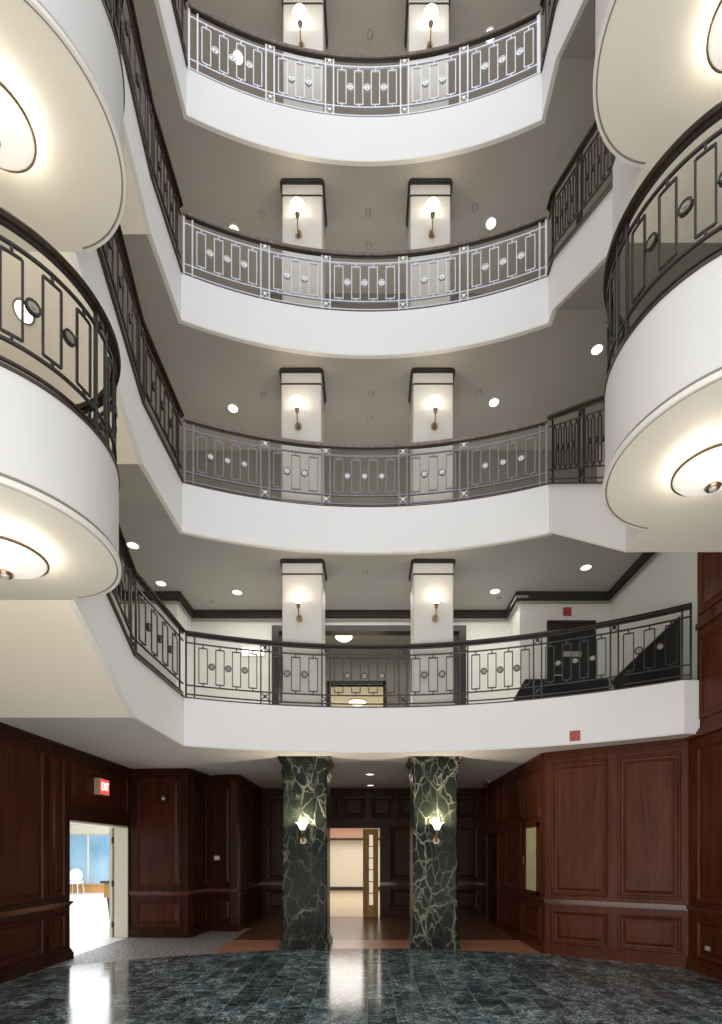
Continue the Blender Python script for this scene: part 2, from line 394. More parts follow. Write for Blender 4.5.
# ------------------------------------------------------------------ side flights and landings
def flight(side, x_in, x_out, y0, z0, y1, z1, label, steps):
    """soffit edge runs (y0,z0) -> (y1,z1) toward the camera; z = underside"""
    t = thing('stair_flight', label, 'staircase', (x_in, (y0+y1)/2, min(z0, z1)), 'stair flights beside the atrium')
    sx = 1 if x_out > x_in else -1
    xi = x_in + sx*.03
    b_ = B()
    n = steps; prof = [(y0, z0), (y1, z1)]
    T = .32
    up = [(y1, z1+T)]
    for i in range(n, 0, -1):
        ya = y0+(y1-y0)*i/n; yb = y0+(y1-y0)*(i-1)/n
        za = z0+(z1-z0)*i/n; zb_ = z0+(z1-z0)*(i-1)/n
        h = max(za, zb_)+T
        up += [(ya, h), (yb, h)]
    up += [(y0, z0+T)]
    pl = []
    for q in prof + up:
        if not pl or (abs(pl[-1][0]-q[0]) > 1e-5 or abs(pl[-1][1]-q[1]) > 1e-5): pl.append(q)
    va = [b_.verts.new((xi, y, z)) for y, z in pl]; vb = [b_.verts.new((x_out, y, z)) for y, z in pl]
    b_.faces.new(va); b_.faces.new(vb[::-1]); m = len(pl)
    for i in range(m): b_.faces.new((va[i], vb[i], vb[(i+1)%m], va[(i+1)%m]))
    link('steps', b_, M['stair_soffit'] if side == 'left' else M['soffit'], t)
    b_ = B(); sweep(b_, [(x_in, y0, z0), (x_in, y1, z1)], .05, FH, dz=FH/2); link('stringer', b_, M['white'], t)
    b_ = B(); sweep(b_, [(x_in, y0, z0), (x_in, y1, z1)], .058, .022, dz=.010); link('bead', b_, M['beadlight'], t)
    return t
def arc_c(cx, cy, R, a0, a1, z, n=64):
    return [(cx+R*math.cos(a0+(a1-a0)*i/n), cy+R*math.sin(a0+(a1-a0)*i/n), z) for i in range(n+1)]
def landing(side, cx, cy, R, hs, fh, y_back, x_edge, label, rlabel, llabel, a_panels, glow, lx=None, ly=None):
    zb = EYE+hs; zt = zb+fh; sg = 1 if side == 'left' else -1
    xw = XW_L+.03 if side == 'left' else XW_R-.03
    # arc from back to front, bulging toward the atrium
    th = math.acos(max(-1, min(1, (x_edge-cx)/R*sg)))
    if side == 'left': arc = arc_c(cx, cy, R, th, -math.pi/2, zb)
    else: arc = arc_c(cx, cy, R, math.pi-th, math.pi*1.5, zb)
    outline = [(xw, y_back), (x_edge, y_back)] + [(p[0], p[1]) for p in arc] + [(xw, cy-R)]
    t = thing('curved_balcony', label, 'balcony', (cx, cy, zb), 'rounded balconies of the stair landings')
    def off_arc(d):
        xe = x_edge + sg*d; rr = R+d; th2 = math.acos(max(-1, min(1, (xe-cx)/rr*sg)))
        return arc_c(cx, cy, rr, th2, -math.pi/2, zb) if side == 'left' else arc_c(cx, cy, rr, math.pi-th2, math.pi*1.5, zb)
    ao = off_arc(.026)
    b_ = B(); prism(b_, [(xw, y_back), (x_edge+sg*.026, y_back)] + [(p[0], p[1]) for p in ao] + [(xw, cy-R-.026)], zb, zb+.016); link('soffit', b_, M['landing'], t)
    b_ = B(); prism(b_, [(xw, y_back), (x_edge, y_back)] + [(p[0], p[1]) for p in arc] + [(xw, cy-R)], zb+.018, zb+.35); link('slab', b_, M['landing'], t)
    e3 = ([(x_edge, y_back, zb)] if abs(y_back-arc[0][1]) > .05 else []) + arc + [(xw, cy-R, zb)]
    b_ = B(); sweep(b_, e3, .05, fh-.018, dz=fh/2+.009); link('parapet', b_, M['landshade'], t, True)
    ab = off_arc(.034)
    b_ = B(); sweep(b_, ab + [(xw, cy-R-.034, zb)], .022, .042, dz=.011); link('trim_bead', b_, M['beadlight'], t)
    ag = off_arc(.026); ai = off_arc(.014)
    b_ = B(); sweep(b_, ai + [(xw, cy-R-.014, zb)], .012, .006, dz=-.002); link('shadow_line', b_, M['beaddark'], t)
    b_ = B(); sweep(b_, ag[2:] + [(xw, cy-R-.026, zb)], .008, .03, dz=.05); link('trim_groove', b_, M['beaddark'], t)
    P = Path([(p[0], p[1], zt) for p in arc] + [(xw+sg*.03, cy-R, zt)])
    arcL = Path(arc).L
    # panels
    pan = []; q = .15 if side == 'left' else .25
    for n, ln in a_panels:
        if q+ln > P.L-.05: break
        pan.append((q, q+ln, n)); q += ln+PAIR
    railing(rlabel, P, pan, (M['iron'], M['handrail'], M['medal2']), 'railings of the rounded balconies')
    # bowl light
    lc = (lx if lx is not None else cx, ly if ly is not None else cy, zb)
    t = thing('bowl_light', llabel, 'ceiling light', lc, 'glass bowl lights under the rounded balconies')
    b_ = B(); lathe(b_, lc, [(.29,-.085),(.285,-.10),(.262,-.128),(.20,-.160),(.13,-.178),(.08,-.195),(.03,-.225)], 40, cap=False); link('glass_bowl', b_, M['bowl'], t, True)
    b_ = B(); lathe(b_, lc, [(.295,-.076),(.304,-.08),(.304,-.098),(.293,-.102),(.287,-.098),(.287,-.08),(.295,-.076)], 40, cap=False); link('rim', b_, M['brass'], t, True)
    b_ = B(); lathe(b_, lc, [(.05,-.215),(.062,-.228),(.05,-.245),(.03,-.24)], 20); f_ = link('finial', b_, M['brass'], t, True)
    b_ = B(); lathe(b_, lc, [(.032,-.238),(.025,-.256),(.008,-.262)], 16); link('finial_tip', b_, M['medal'], f_, True)
    b_ = B(); lathe(b_, lc, [(.12,0.005),(.12,-.02),(.02,-.03),(.02,-.22)], 20); link('stem', b_, M['ring'], t, True)
    for a in range(5):
        L = bpy.data.lights.new('bowl_lamp', 'POINT'); L.energy = glow/5; L.color = (1,.95,.86); L.shadow_soft_size = .06
        o = bpy.data.objects.new('bowl_lamp', L); C.objects.link(o); o.location = (lc[0]+.2*math.cos(a*1.2566), lc[1]+.2*math.sin(a*1.2566), zb-.095)

AP = [(4,.98),(4,.98),(4,.98),(3,.74)]
# left: flights rise toward the camera from each level to a rounded landing
LL = {2: dict(hs=2.45, cx=-2.95, cy=4.07, R=.835, yb=4.95, xe=-2.80, fh=.77),
      3: dict(hs=5.86, cx=-2.92, cy=4.13, R=.82, yb=4.98, xe=-2.79, fh=.79),
      4: dict(hs=9.05, cx=-2.92, cy=4.13, R=.885, yb=4.98, xe=-2.79, fh=.79)}
words = {2:'lower', 3:'upper', 4:'highest'}
for k in (2,3,4,5):
    l = LV[k]; zb = EYE+l['hs']
    d = LL.get(k)
    y1 = d['yb'] if d else 5.0; z1 = EYE + (d['hs'] if d else l['hs']+1.0)
    x_in = l['xl']
    flight('left', x_in, XW_L+.01, l['yk']-.004, zb, y1, z1, {2:'cream underside of the stair flight rising at left above the exit door', 3:'stair flight at left behind the lower rounded balcony', 4:'stair flight at left beside the third balcony from the bottom', 5:'stair flight at the top left corner beside the topmost balcony'}[k], 6)
    if d: landing('left', d['cx'], d['cy'], d['R'], d['hs'], d['fh'], d['yb'], d['xe'],
        {2:'lower left rounded white balcony bulging in at the edge', 3:'upper left rounded white balcony with cream underside', 4:'rounded white balcony at the very top left corner'}[k],
        {2:'dark curved iron railing on the lower left rounded balcony', 3:'dark curved iron railing on the upper left rounded balcony', 4:'dark curved iron railing at the very top left'}[k],
        {2:'glowing bowl light under the lower left rounded balcony', 3:'glowing bowl light under the upper left rounded balcony', 4:'glowing bowl light high above the upper left balcony'}[k], AP, 12, lx={2:-2.90,3:-2.98}.get(k), ly={3:4.03}.get(k))
    # railing along side run + flight
    zt = zb+l['fh']
    ya = arc_y(l, x_in)
    P = Path([(x_in+.02, ya-.03, zt), (x_in+.02, l['yk']-.02, zt), (x_in+.04, y1+.02, z1+l['fh'])])
    L1 = ya-.03-l['yk']; n1 = 4
    pan = [(.14, L1-.05, 4), (L1+PAIR-.05, P.L-.15, 5)]
    railing({2:'dark iron stair railing at left below the lower rounded balcony', 3:'dark iron stair railing at left meeting the second balcony from the bottom', 4:'dark iron stair railing at left meeting the third balcony from the bottom', 5:'dark iron stair railing at left meeting the topmost balcony'}[k],
        P, pan, (M['iron'], M['handrail'], M['iron_midlit']), 'side railings along the stairs')
# right: flights fall toward the camera from each level to a rounded landing
RL = {3: dict(hs=3.25, cx=2.96, cy=4.22, R=.895, yb=5.52, xe=2.80, fh=.83),
      4: dict(hs=6.70, cx=2.74, cy=4.15, R=.80, yb=5.61, xe=2.70, fh=.83),
      5: dict(hs=10.0, cx=2.74, cy=4.15, R=.84, yb=5.60, xe=2.67, fh=.83)}
for k in (3,4,5):
    l = LV[k]; zb = EYE+l['hs']; d = RL[k]; y0 = l['ykr']; y1 = d['yb']; z1 = EYE+d['hs']; x_in = l['xr']
    flight('right', x_in, x_in+1.0 if k == 3 else XW_R-.01, y0, zb, y1, z1, {3:'stair flight at right dropping behind the lower rounded balcony', 4:'stair flight at right from the third balcony down behind the rounded balcony', 5:'stair flight at right from the topmost balcony going down'}[k], 9)
    landing('right', d['cx'], d['cy'], d['R'], d['hs'], d['fh'], d['yb'], d['xe'],
        {3:'lower right rounded white balcony bulging in at the edge', 4:'upper right rounded balcony showing its cream underside', 5:'rounded balcony above the top right corner'}[k],
        {3:'dark curved iron railing with medallions on the lower right rounded balcony', 4:'dark curved iron railing on the upper right rounded balcony', 5:'dark curved iron railing above the top right corner'}[k],
        {3:'glowing bowl light under the lower right rounded balcony', 4:'glowing bowl light under the upper right rounded balcony', 5:'glowing bowl light above the top right corner'}[k], AP, 12, lx={3:2.84}.get(k, 3.02), ly={4:4.03}.get(k))
    ya = arc_y(l, x_in)
    zt = zb+l['fh']
    pts = [(x_in-.02, ya-.03, zt), (x_in-.02, y0-.02, zt), (x_in-.02, y1+.02, z1+l['fh'])]
    if abs(pts[0][1]-pts[1][1]) < .08: pts = pts[:1] + pts[2:]
    P = Path(pts)
    pan = [(.14, P.L*.48, 5), (P.L*.48+PAIR, P.L-.15, 5)]
    railing({3:'dark iron stair railing at right meeting the second balcony from the bottom', 4:'dark iron stair railing at right meeting the third balcony from the bottom', 5:'dark iron stair railing at right meeting the topmost balcony'}[k],
        P, pan, (M['iron'], M['handrail'], M['iron_midlit']), 'side railings along the stairs')

# ------------------------------------------------------------------ columns with sconces
CX = {'left': -1.135, 'right': 1.095}
def rrect(cx, cy, hx, hy, r, n=4):
    pts = []
    for sx, sy, a0 in ((1,1,0),(-1,1,90),(-1,-1,180),(1,-1,270)):
        for i in range(n+1):
            a = math.radians(a0+90*i/n); pts.append((cx+sx*(hx-r)+r*math.cos(a), cy+sy*(hy-r)+r*math.sin(a)))
    return pts
def sconce(x, y, z, label, power, shade_h=.0, marble_=False):
    t = thing('wall_sconce', label, 'wall lamp', (x, y, z), 'sconces on the columns')
    b_ = B(); disc_y(b_, (x, y-.012, z-.20), .058, .024, (0,1), 18); disc_y(b_, (x, y-.03, z-.20), .035, .03, (0,1), 14); link('backplate', b_, M['brass'], t)
    pts = []
    for i in range(9):
        a = i/8; pts.append((x, y-.03-.11*math.sin(a*math.pi/2), z-.20-.03*math.sin(a*math.pi)+.14*a*a))
    b_ = B(); tube(b_, pts, [.011]*9, 8); link('arm', b_, M['brass'], t, True)
    c = (x, y-.14, z)
    b_ = B(); lathe(b_, c, [(.012,-.09),(.03,-.07),(.022,-.05),(.035,-.035),(.04,-.025)], 16); link('socket_cup', b_, M['brass'], t, True)
    b_ = B(); lathe(b_, c, [(.03,-.03),(.05,.0),(.066,.04),(.095,.085),(.125,.105),(.12,.108),(.09,.09),(.055,.04),(.03,-.02)], 28, cap=False); link('glass_shade', b_, M['shade'], t, True)
    L = bpy.data.lights.new('sconce_lamp', 'POINT'); L.energy = power; L.color = (1,.86,.66); L.shadow_soft_size = .05
    o = bpy.data.objects.new('sconce_lamp', L); C.objects.link(o); o.location = (x, y-.16, z+.15)
zfloor = {1: 0.0}
for k in (2,3,4,5): zfloor[k] = EYE+LV[k]['hs']+LV[k]['fh']
for side in ('left', 'right'):
    s_ = 1 if side == 'right' else -1
    # marble column at ground floor
    cx = {'left': -1.105, 'right': 1.14}[side]; zc = EYE+LV[2]['hs']
    t = thing('marble_column', '%s of the two dark green marble columns standing on the ground floor' % side, 'column', (cx, 9.13, 0), 'marble columns on the ground floor')
    b_ = B(); prism(b_, rrect(cx, 9.13, .385, .36, .03), .15, zc-.2); link('shaft', b_, M['marble'], t)
    b_ = B(); prism(b_, rrect(cx, 9.13, .43, .405, .02), 0, .11); prism(b_, rrect(cx, 9.13, .41, .385, .02), .11, .16); link('base', b_, M['marble'], t)
    b_ = B(); prism(b_, rrect(cx, 9.13, .40, .375, .02), zc-.28, zc-.24); prism(b_, rrect(cx, 9.13, .395, .37, .02), zc-.24, zc-.09); prism(b_, rrect(cx, 9.13, .43, .405, .02), zc-.09, zc-.05); prism(b_, rrect(cx, 9.13, .455, .43, .02), zc-.05, zc-.001)
    link('capital', b_, M['marble'], t)
    sconce(cx-.02 if side == 'left' else cx+.01, 8.77, 2.06, 'glass sconce glowing on the %s dark green marble column' % side, 42)
    for k in (2,3,4,5):
        z0 = zfloor[k]; z1 = EYE+LV[k+1]['hs']
        xc = {'left': {2:-1.125,3:-1.14,4:-1.125,5:-1.11}, 'right': {2:1.085,3:1.08,4:1.035,5:1.01}}[side][k]
        t = thing('column', 'white square column, %s one on the %s' % (side, {2:'lowest balcony', 3:'second balcony from the bottom', 4:'third balcony from the bottom', 5:'topmost balcony'}[k]), 'column', (xc, 8.95, z0), 'white columns on the balconies')
        b_ = B(); prism(b_, rrect(xc, 8.89, .34, .29, .025), z0, z1-.04); link('shaft', b_, M['colpaint'], t)
        b_ = B(); prism(b_, rrect(xc, 8.89, .36, .31, .06, 6), z1-.055, z1-.035); prism(b_, rrect(xc, 8.89, .375, .335, .07, 6), z1-.035, z1-.001); link('capital', b_, M['crown'], t)
        b_ = B(); prism(b_, rrect(xc, 8.89, .346, .296, .03), z1-.25, z1-.225); link('band', b_, M['crown'], t)
        b_ = B(); prism(b_, rrect(xc, 8.89, .36, .31, .02), z0, z0+.14); link('base', b_, M['colpaint'], t)
        zs = {2:5.79, 3:9.02, 4:12.25, 5:15.41}[k]
        sx = {'left': {2:-.045,3:-.05,4:-.06,5:-.03}, 'right': {2:.03,3:.02,4:.02,5:.015}}[side][k]
        sconce(xc+sx, 8.60, zs, 'glass sconce on the %s white column of the %s' % (side, {2:'lowest balcony', 3:'second balcony from the bottom', 4:'third balcony from the bottom', 5:'topmost balcony'}[k]), 3)

# ------------------------------------------------------------------ downlights
def downlight(px, py, k, lit, label, r=.085, power=0):
    r = r if lit else .062
    zc = EYE+LV[k]['hs']; v = PY-py; D = FPX*LV[k]['hs']/v; X = (px-PX)/FPX*D
    t = thing('downlight' if lit else 'ceiling_detector', label, 'downlight' if lit else 'detector', (X, D, zc), 'round ceiling fittings')
    if lit:
        b_ = B(); lathe(b_, (X, D, zc), [(r+.025,0),(r+.022,-.012),(r,-.014),(r,0)], 24, cap=False); link('trim_ring', b_, M['ring'], t)
        b_ = B(); lathe(b_, (X, D, zc), [(r,-.004),(r*.7,-.012),(.005,-.014)], 24); link('lens', b_, M['lampdisc'], t)
    else:
        b_ = B(); lathe(b_, (X, D, zc), [(r*.9,0),(r*.85,-.02),(r*.6,-.03)], 20); link('cover', b_, M['unlit'], t)
        b_ = B(); lathe(b_, (X, D, zc-.03), [(r*.4,0),(r*.35,-.012)], 16); link('sensor', b_, M['vent'], t)
DL = [(133,545,3,1,'lit downlight in the lowest balcony ceiling nearest the left edge'),(161,583,3,1,'lit downlight over the lowest balcony, second from the left'),
 (237,592,3,1,'lit downlight over the lowest balcony, left of the left column'),(365,573,3,0,'round ceiling fitting between the columns of the lowest balcony'),
 (495,591,3,1,'lit downlight over the lowest balcony, right of the right column'),(586,567,3,1,'lit downlight over the lowest balcony, in front of the black door'),
 (213,602,3,0,'small ceiling fitting left of the left column, lowest balcony'),(499,598,3,0,'small ceiling fitting beside the lit downlight of the lowest balcony'),
 (233,408,4,1,'lit downlight over the second balcony, left of the columns'),(494,402,4,1,'lit downlight over the second balcony, right of the columns'),(597,349,4,1,'lit downlight at right beside the lower rounded balcony'),
 (264,395,4,0,'grey ceiling fitting left of the columns, second balcony'),(478,392,4,0,'grey ceiling fitting right of the columns, second balcony'),(371,394,4,0,'front grey ceiling fitting between columns, second balcony'),(370,418,4,0,'rear grey ceiling fitting between columns, second balcony'),
 (234,230,5,1,'lit downlight over the third balcony, left of the columns'),(491,223,5,1,'lit downlight over the third balcony, right of the columns'),(262,214,5,0,'grey ceiling fitting left of the columns, third balcony'),(475,207,5,0,'grey ceiling fitting right of the columns, third balcony'),
 (368,212,5,0,'front grey ceiling fitting between columns, third balcony'),(369,245,5,0,'rear grey ceiling fitting between columns, third balcony'),
 (238,57,6,1,'lit downlight seen through the topmost railing at left'),(490,35,6,1,'starry lit downlight above the topmost railing at right'),(370,34,6,0,'grey ceiling fitting between the topmost columns'),
 (370,774,2,1,'front lit downlight in the ground floor ceiling between the marble columns'),(370.5,785,2,1,'rear lit downlight in the ground floor ceiling between the marble columns'),
 (136,431,4,1,'lit downlight seen through the left stair railing'),(258,762,2,0,'ceiling fitting left of the left marble column')]
for px, py, k, lit, lab in DL[:-1]: downlight(px, py, k, lit, lab)

t = thing('downlight', 'oval white downlight on the sloping underside behind the lower left rounded balcony rail', 'downlight', (-3.594, 5.324, EYE+5.640), 'round ceiling fittings')
sl = math.atan2(.93, 1.5)
for nm, prof, mt in (('trim_ring', [(.105,0),(.102,-.014),(.085,-.016),(.085,0)], M['beaddark']), ('lens', [(.085,-.002),(.06,-.012),(.005,-.014)], M['lampdisc'])):
    b_ = B(); lathe(b_, (0,0,0), prof, 24, cap=False); o = link(nm, b_, mt); o.parent = t
t.rotation_euler = (-sl, 0, 0)

# ------------------------------------------------------------------ back walls of the upper levels
def wallbox(name, x0, x1, y0, y1, z0, z1, mat):
    b_ = B(); box(b_, x0, x1, y0, y1, z0, z1); return struct(link(name, b_, mat))
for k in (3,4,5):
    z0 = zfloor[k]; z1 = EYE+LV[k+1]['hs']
    wallbox('wall_back', XW_L, XW_R, 10.32, 10.5, z0, z1, M['wall_dim'])
# level two: recessed wall with a wide opening framed in black
z0 = zfloor[2]; z1 = EYE+LV[3]['hs']; YB = 10.45; YS = 9.72
b_ = B(); box(b_, -3.65, -1.92, YB, YB+.15, z0, z1); box(b_, 1.95, 2.87, YB, YB+.15, z0, z1); box(b_, -1.92, 1.95, YB, YB+.15, 6.24, z1)
struct(link('wall_back', b_, M['wall']))
wallbox('wall_left', XW_L, -3.65, YS, YB+.15, z0, z1, M['wall'])
wallbox('wall_right', 2.87, XW_R, YS, YB+.15, z0, z1, M['wall'])
b_ = B(); box(b_, -1.98, -1.84, YB-.04, YB+.17, z0, 6.17); box(b_, 1.84, 1.98, YB-.04, YB+.17, z0, 6.17); box(b_, -1.98, 1.98, YB-.04, YB+.17, 6.17, 6.29)
struct(link('trim_1', b_, M['black']))
# crown moulding round level two
cr = [(XW_L+.05, 6.3), (XW_L+.05, YS-.05), (-3.60, YS-.05), (-3.60, YB-.05), (2.82, YB-.05), (2.82, YS-.05), (XW_R-.05, YS-.05), (XW_R-.05, 5.6)]
b_ = B(); sweep(b_, [(x, y, z1-.07) for x, y in cr], .10, .13); struct(link('trim_2', b_, M['crown']))
b_ = B(); sweep(b_, [(x, y, z1-.19) for x, y in cr], .03, .03); struct(link('trim_3', b_, M['wall_dim']))
# corridor behind the opening
b_ = B(); box(b_, -1.98, -.98, 13.0, 13.15, z0, z1); box(b_, .36, 1.98, 13.0, 13.15, z0, z1); box(b_, -.98, .36, 13.0, 13.15, 5.93, z1)
struct(link('wall_corridor', b_, M['soffit_mid']))
wallbox('wall_corridor_left', -3.2, -3.1, YB+.15, 13.0, z0, z1, M['soffit_mid']); wallbox('wall_corridor_right', 3.1, 3.2, YB+.15, 13.0, z0, z1, M['soffit_mid'])
b_ = B(); box(b_, -3.2, -1.98, 13.0, 13.15, z0, z1); box(b_, 1.98, 3.2, 13.0, 13.15, z0, z1); struct(link('wall_corridor_end', b_, M['soffit_mid']))
b_ = B(); box(b_, -1.06, -.98, 12.96, 13.16, z0, 6.0); box(b_, .36, .44, 12.96, 13.16, z0, 6.0); box(b_, -1.06, .44, 12.96, 13.16, 5.93, 6.02); struct(link('trim_4', b_, M['black']))
wallbox('wall_far', -2, 1.4, 15.6, 15.7, z0, z1, M['cream']); wallbox('wall_far_left', -2.1, -2, 13.15, 15.7, z0, z1, M['cream']); wallbox('wall_far_right', 1.4, 1.5, 13.15, 15.7, z0, z1, M['cream'])
wallbox('ceiling_far', -2.1, 1.5, 13.3, 15.7, 5.99, 6.1, M['cream']); wallbox('floor_far', -2.1, 1.5, 13.3, 15.7, z0-.1, z0, M['hallfloor'])
def ovallight(x, y, z, r, label):
    t = thing('dome_light', label, 'ceiling light', (x, y, z))
    b_ = B(); lathe(b_, (x, y, z), [(r,0),(r*.95,-.05),(r*.6,-.10),(r*.1,-.12)], 24); link('diffuser', b_, M['shade'], t, True)
    b_ = B(); lathe(b_, (x, y, z), [(r+.02,0),(r+.02,-.02),(r,-.03)], 24, cap=False); link('rim', b_, M['ring'], t)
ovallight(-.57, 11.6, z1, .2, 'round dome light in the corridor behind the lowest balcony columns')
ovallight(-.33, 14.6, 5.99, .25, 'round dome light in the cream room beyond the lowest balcony corridor')
# added lit box on the left recess wall, for a light behind glass
t = thing('transom_glow', 'soft white glow of a light behind glass, added behind the lowest balcony railing at left', 'wall lamp', (-2.35, YB-.03, 5.75))
b_ = B(); box(b_, -2.6, -2.12, YB-.03, YB, 5.66, 5.84); link('backplate', b_, M['ring'], t)
b_ = B(); prism(b_, rrect(-2.36, YB-.06, .22, .035, .03), 5.68, 5.82); link('diffuser', b_, M['shade'], t)
# black door on the right with red plaque
t = thing('door_1', 'black door beside the lowest balcony, red plaque above it', 'door', (3.83, YS-.03, z0)); t['kind'] = 'structure'
b_ = B(); box(b_, 3.41, 4.26, YS-.05, YS-.005, z0, z0+1.96); link('door_leaf', b_, M['black'], t)
b_ = B(); box(b_, 3.38, 3.41, YS-.07, YS, z0, z0+1.99); box(b_, 4.26, 4.29, YS-.07, YS, z0, z0+1.99); box(b_, 3.38, 4.29, YS-.07, YS, z0+1.96, z0+2.0); link('door_frame', b_, M['crown'], t)
b_ = B(); tube(b_, [(3.5, YS-.06, z0+.95), (3.5, YS-.11, z0+.95), (3.62, YS-.11, z0+.95)], .012, 8); link('door_handle', b_, M['ring'], t)
b_ = B(); box(b_, 3.68, 4.02, YS-.052-.006, YS-.051, z0+1.32, z0+1.42); link('door_sign', b_, M['unlit'], t)
b_ = B(); box(b_, 3.69, 3.84, YS-.03, YS, 6.16, 6.31); tag(link('wall_plaque', b_, M['redsign']), 'small red square plaque above the black door', 'sign')
# small red plaque on the white band
xa = 575; l2 = LV[2]; X = px_x_on_arc(l2, xa); Y = arc_y(l2, X); tg = Vector((1, -X/math.sqrt(R0*R0-X*X), 0)).normalized()
b_ = B(); obox(b_, Vector((X, Y, 0)) + Vector((tg.y*.035, -tg.x*.035, 3.43)), tg, .075, .008, .075)
t = tag(link('wall_plaque', b_, M['redsign']), 'small red square plaque on the white band above the wood wall', 'sign')
# black solid banister wall of the stair on level two
t = thing('stair_banister', 'black solid stair banister rising to the right wall on the lowest balcony', 'banister', (3.6, 7.9, z0))
b_ = B()
pl = [(2.6,z0),(4.3,z0),(4.3,z0+.72),(2.8,z0+.72),(2.62,z0+.4)]
va = [b_.verts.new((x,9.15,z)) for x,z in pl]; vb = [b_.verts.new((x,9.27,z)) for x,z in pl]; b_.faces.new(va); b_.faces.new(vb[::-1])
for i in range(5): b_.faces.new((va[i],vb[i],vb[(i+1)%5],va[(i+1)%5]))
link('low_wall', b_, M['black'], t)
b_ = B()
pl = [(3.66,z0),(4.57,z0),(4.57,z0+1.03),(4.5,z0+1.0),(3.62,z0+.12)]
va = [b_.verts.new((x,7.5,z)) for x,z in pl]; vb = [b_.verts.new((x,7.6,z)) for x,z in pl]; b_.faces.new(va); b_.faces.new(vb[::-1])
for i in range(5): b_.faces.new((va[i],vb[i],vb[(i+1)%5],va[(i+1)%5]))
link('sloping_panel', b_, M['black'], t)
b_ = B(); sweep(b_, [(3.60,7.55,z0+.14),(4.56,7.55,z0+1.06)], .13, .05); link('coping', b_, M['iron'], t)

# side walls, upper
b_ = B(); box(b_, XW_L-.2, XW_L, 1.0, 13.1, 3.3, 18.5); struct(link('wall_left_upper', b_, M['stair_soffit']))
b_ = B(); box(b_, XW_R, XW_R+.2, 1.0, 7.16, 6.0, 18.5); box(b_, XW_R, XW_R+.2, 7.16, 13.1, 3.3, 18.5); struct(link('wall_right_upper', b_, M['wall']))

# ------------------------------------------------------------------ ground floor
gl = LV[2]; A1 = dict(dc=8.83)
fa = [(x, A1['dc']-R0+math.sqrt(R0*R0-x*x)+(.25 if x > 2.95 else 0)) for x in [XW_L+ (XW_R-XW_L)*i/40 for i in range(41)]]
b_ = B(); prism(b_, [(XW_L,-1.5)] + fa + [(XW_R,-1.5)], -.1, 0); struct(link('floor', b_, M['floor']))
fl = [p for p in fa if p[0] < -2.6]
b_ = B(); prism(b_, fl + [(-2.6, 8.83-R0+math.sqrt(R0*R0-6.76)), (-2.6, 11.2), (XW_L-.02, 11.2), (XW_L-.02, fl[0][1])], -.1, -.001); struct(link('floor_speckled', b_, M['speckle']))
fm = [(-2.6, 8.83-R0+math.sqrt(R0*R0-6.76))] + [p for p in fa if -2.6 < p[0] < 3.0]
b_ = B(); prism(b_, fm + [(3.0, 9.7), (-2.6, 9.7)], -.1, -.001); struct(link('floor_terracotta', b_, M['terracotta']))
b_ = B(); box(b_, -2.9, 3.1, 9.7, BACKY+.2, -.1, -.002); struct(link('floor_parquet', b_, M['parquet']))

def lerp(a, c, t): return a+(c-a)*t
def panel_on(parent, p0, p1, u0, u1, z0, z1, mat, out):
    """raised panel with moulded frame, on wall line p0->p1 (u = distance), out = normal toward the room"""
    p0 = Vector((*p0,0)); p1 = Vector((*p1,0)); d = (p1-p0).normalized(); out = Vector((*out,0)).normalized()
    def V(u, z, o): return p0 + d*u + out*o + Vector((0,0,z))
    b_ = B(); w = .05
    def fr(i0, o0):
        return [b_.verts.new(V(u0+i0, z0+i0, o0)), b_.verts.new(V(u1-i0, z0+i0, o0)), b_.verts.new(V(u1-i0, z1-i0, o0)), b_.verts.new(V(u0+i0, z1-i0, o0))]
    rs = [fr(0, .0), fr(0, .02), fr(.012, .03), fr(.03, .028), fr(.045, .008), fr(.075, .004), fr(.12, .02)]
    for a, c in zip(rs, rs[1:]):
        for j in range(4): b_.faces.new((a[j], a[(j+1)%4], c[(j+1)%4], c[j]))
    b_.faces.new(rs[-1])
    return link('panel', b_, mat, parent)
def wood_wall(name, p0, p1, out, panels, mat=None, z1=3.30, thick=.15, holes=(), low=True, cornice=True, pmat=None):
    mat = mat or M['wood']; P0 = Vector((*p0,0)); P1 = Vector((*p1,0)); d = (P1-P0).normalized(); Ln = (P1-P0).length; o = Vector((*out,0)).normalized()
    b_ = B()
    def slab(u0, u1, za, zb, t0, t1, bm=b_):
        vs = [bm.verts.new(P0+d*u+o*t+Vector((0,0,z))) for u in (u0,u1) for t in (t0,t1) for z in (za,zb)]
        for q in ((0,1,3,2),(4,6,7,5),(0,4,5,1),(2,3,7,6),(0,2,6,4),(1,5,7,3)): bm.faces.new([vs[i] for i in q])
    cuts = sorted(holes); u = 0
    segs = []
    for (h0, h1, hz) in cuts:
        if h0 > u: slab(u, h0, 0, z1, -thick, 0); segs.append((u, h0))
        slab(h0, h1, hz, z1, -thick, 0); u = h1
    if u < Ln: slab(u, Ln, 0, z1, -thick, 0); segs.append((u, Ln))
    w = struct(link(name, b_, mat))
    for (u0, u1, za, zb) in panels: panel_on(w, p0, p1, u0, u1, za, zb, pmat or mat, out)
    if low:
        for (u0, u1) in segs:
            b_ = B(); slab(u0, u1, 0, .10, 0, .06, b_); slab(u0, u1, .10, .135, 0, .04, b_); slab(u0, u1, .135, .16, 0, .02, b_); struct(link('baseboard_'+name.split('_',1)[1], b_, mat))
            b_ = B(); slab(u0, u1, .865, .90, 0, .055, b_); slab(u0, u1, .84, .865, 0, .03, b_); slab(u0, u1, .82, .84, 0, .012, b_); link('chair_rail', b_, M['railwood'], w)
    if cornice:
        b_ = B(); slab(0, Ln, z1-.05, z1-.001, 0, .06, b_); slab(0, Ln, z1-.09, z1-.05, 0, .035, b_); slab(0, Ln, z1-.12, z1-.09, 0, .015, b_); link('cornice', b_, mat, w)
    return w
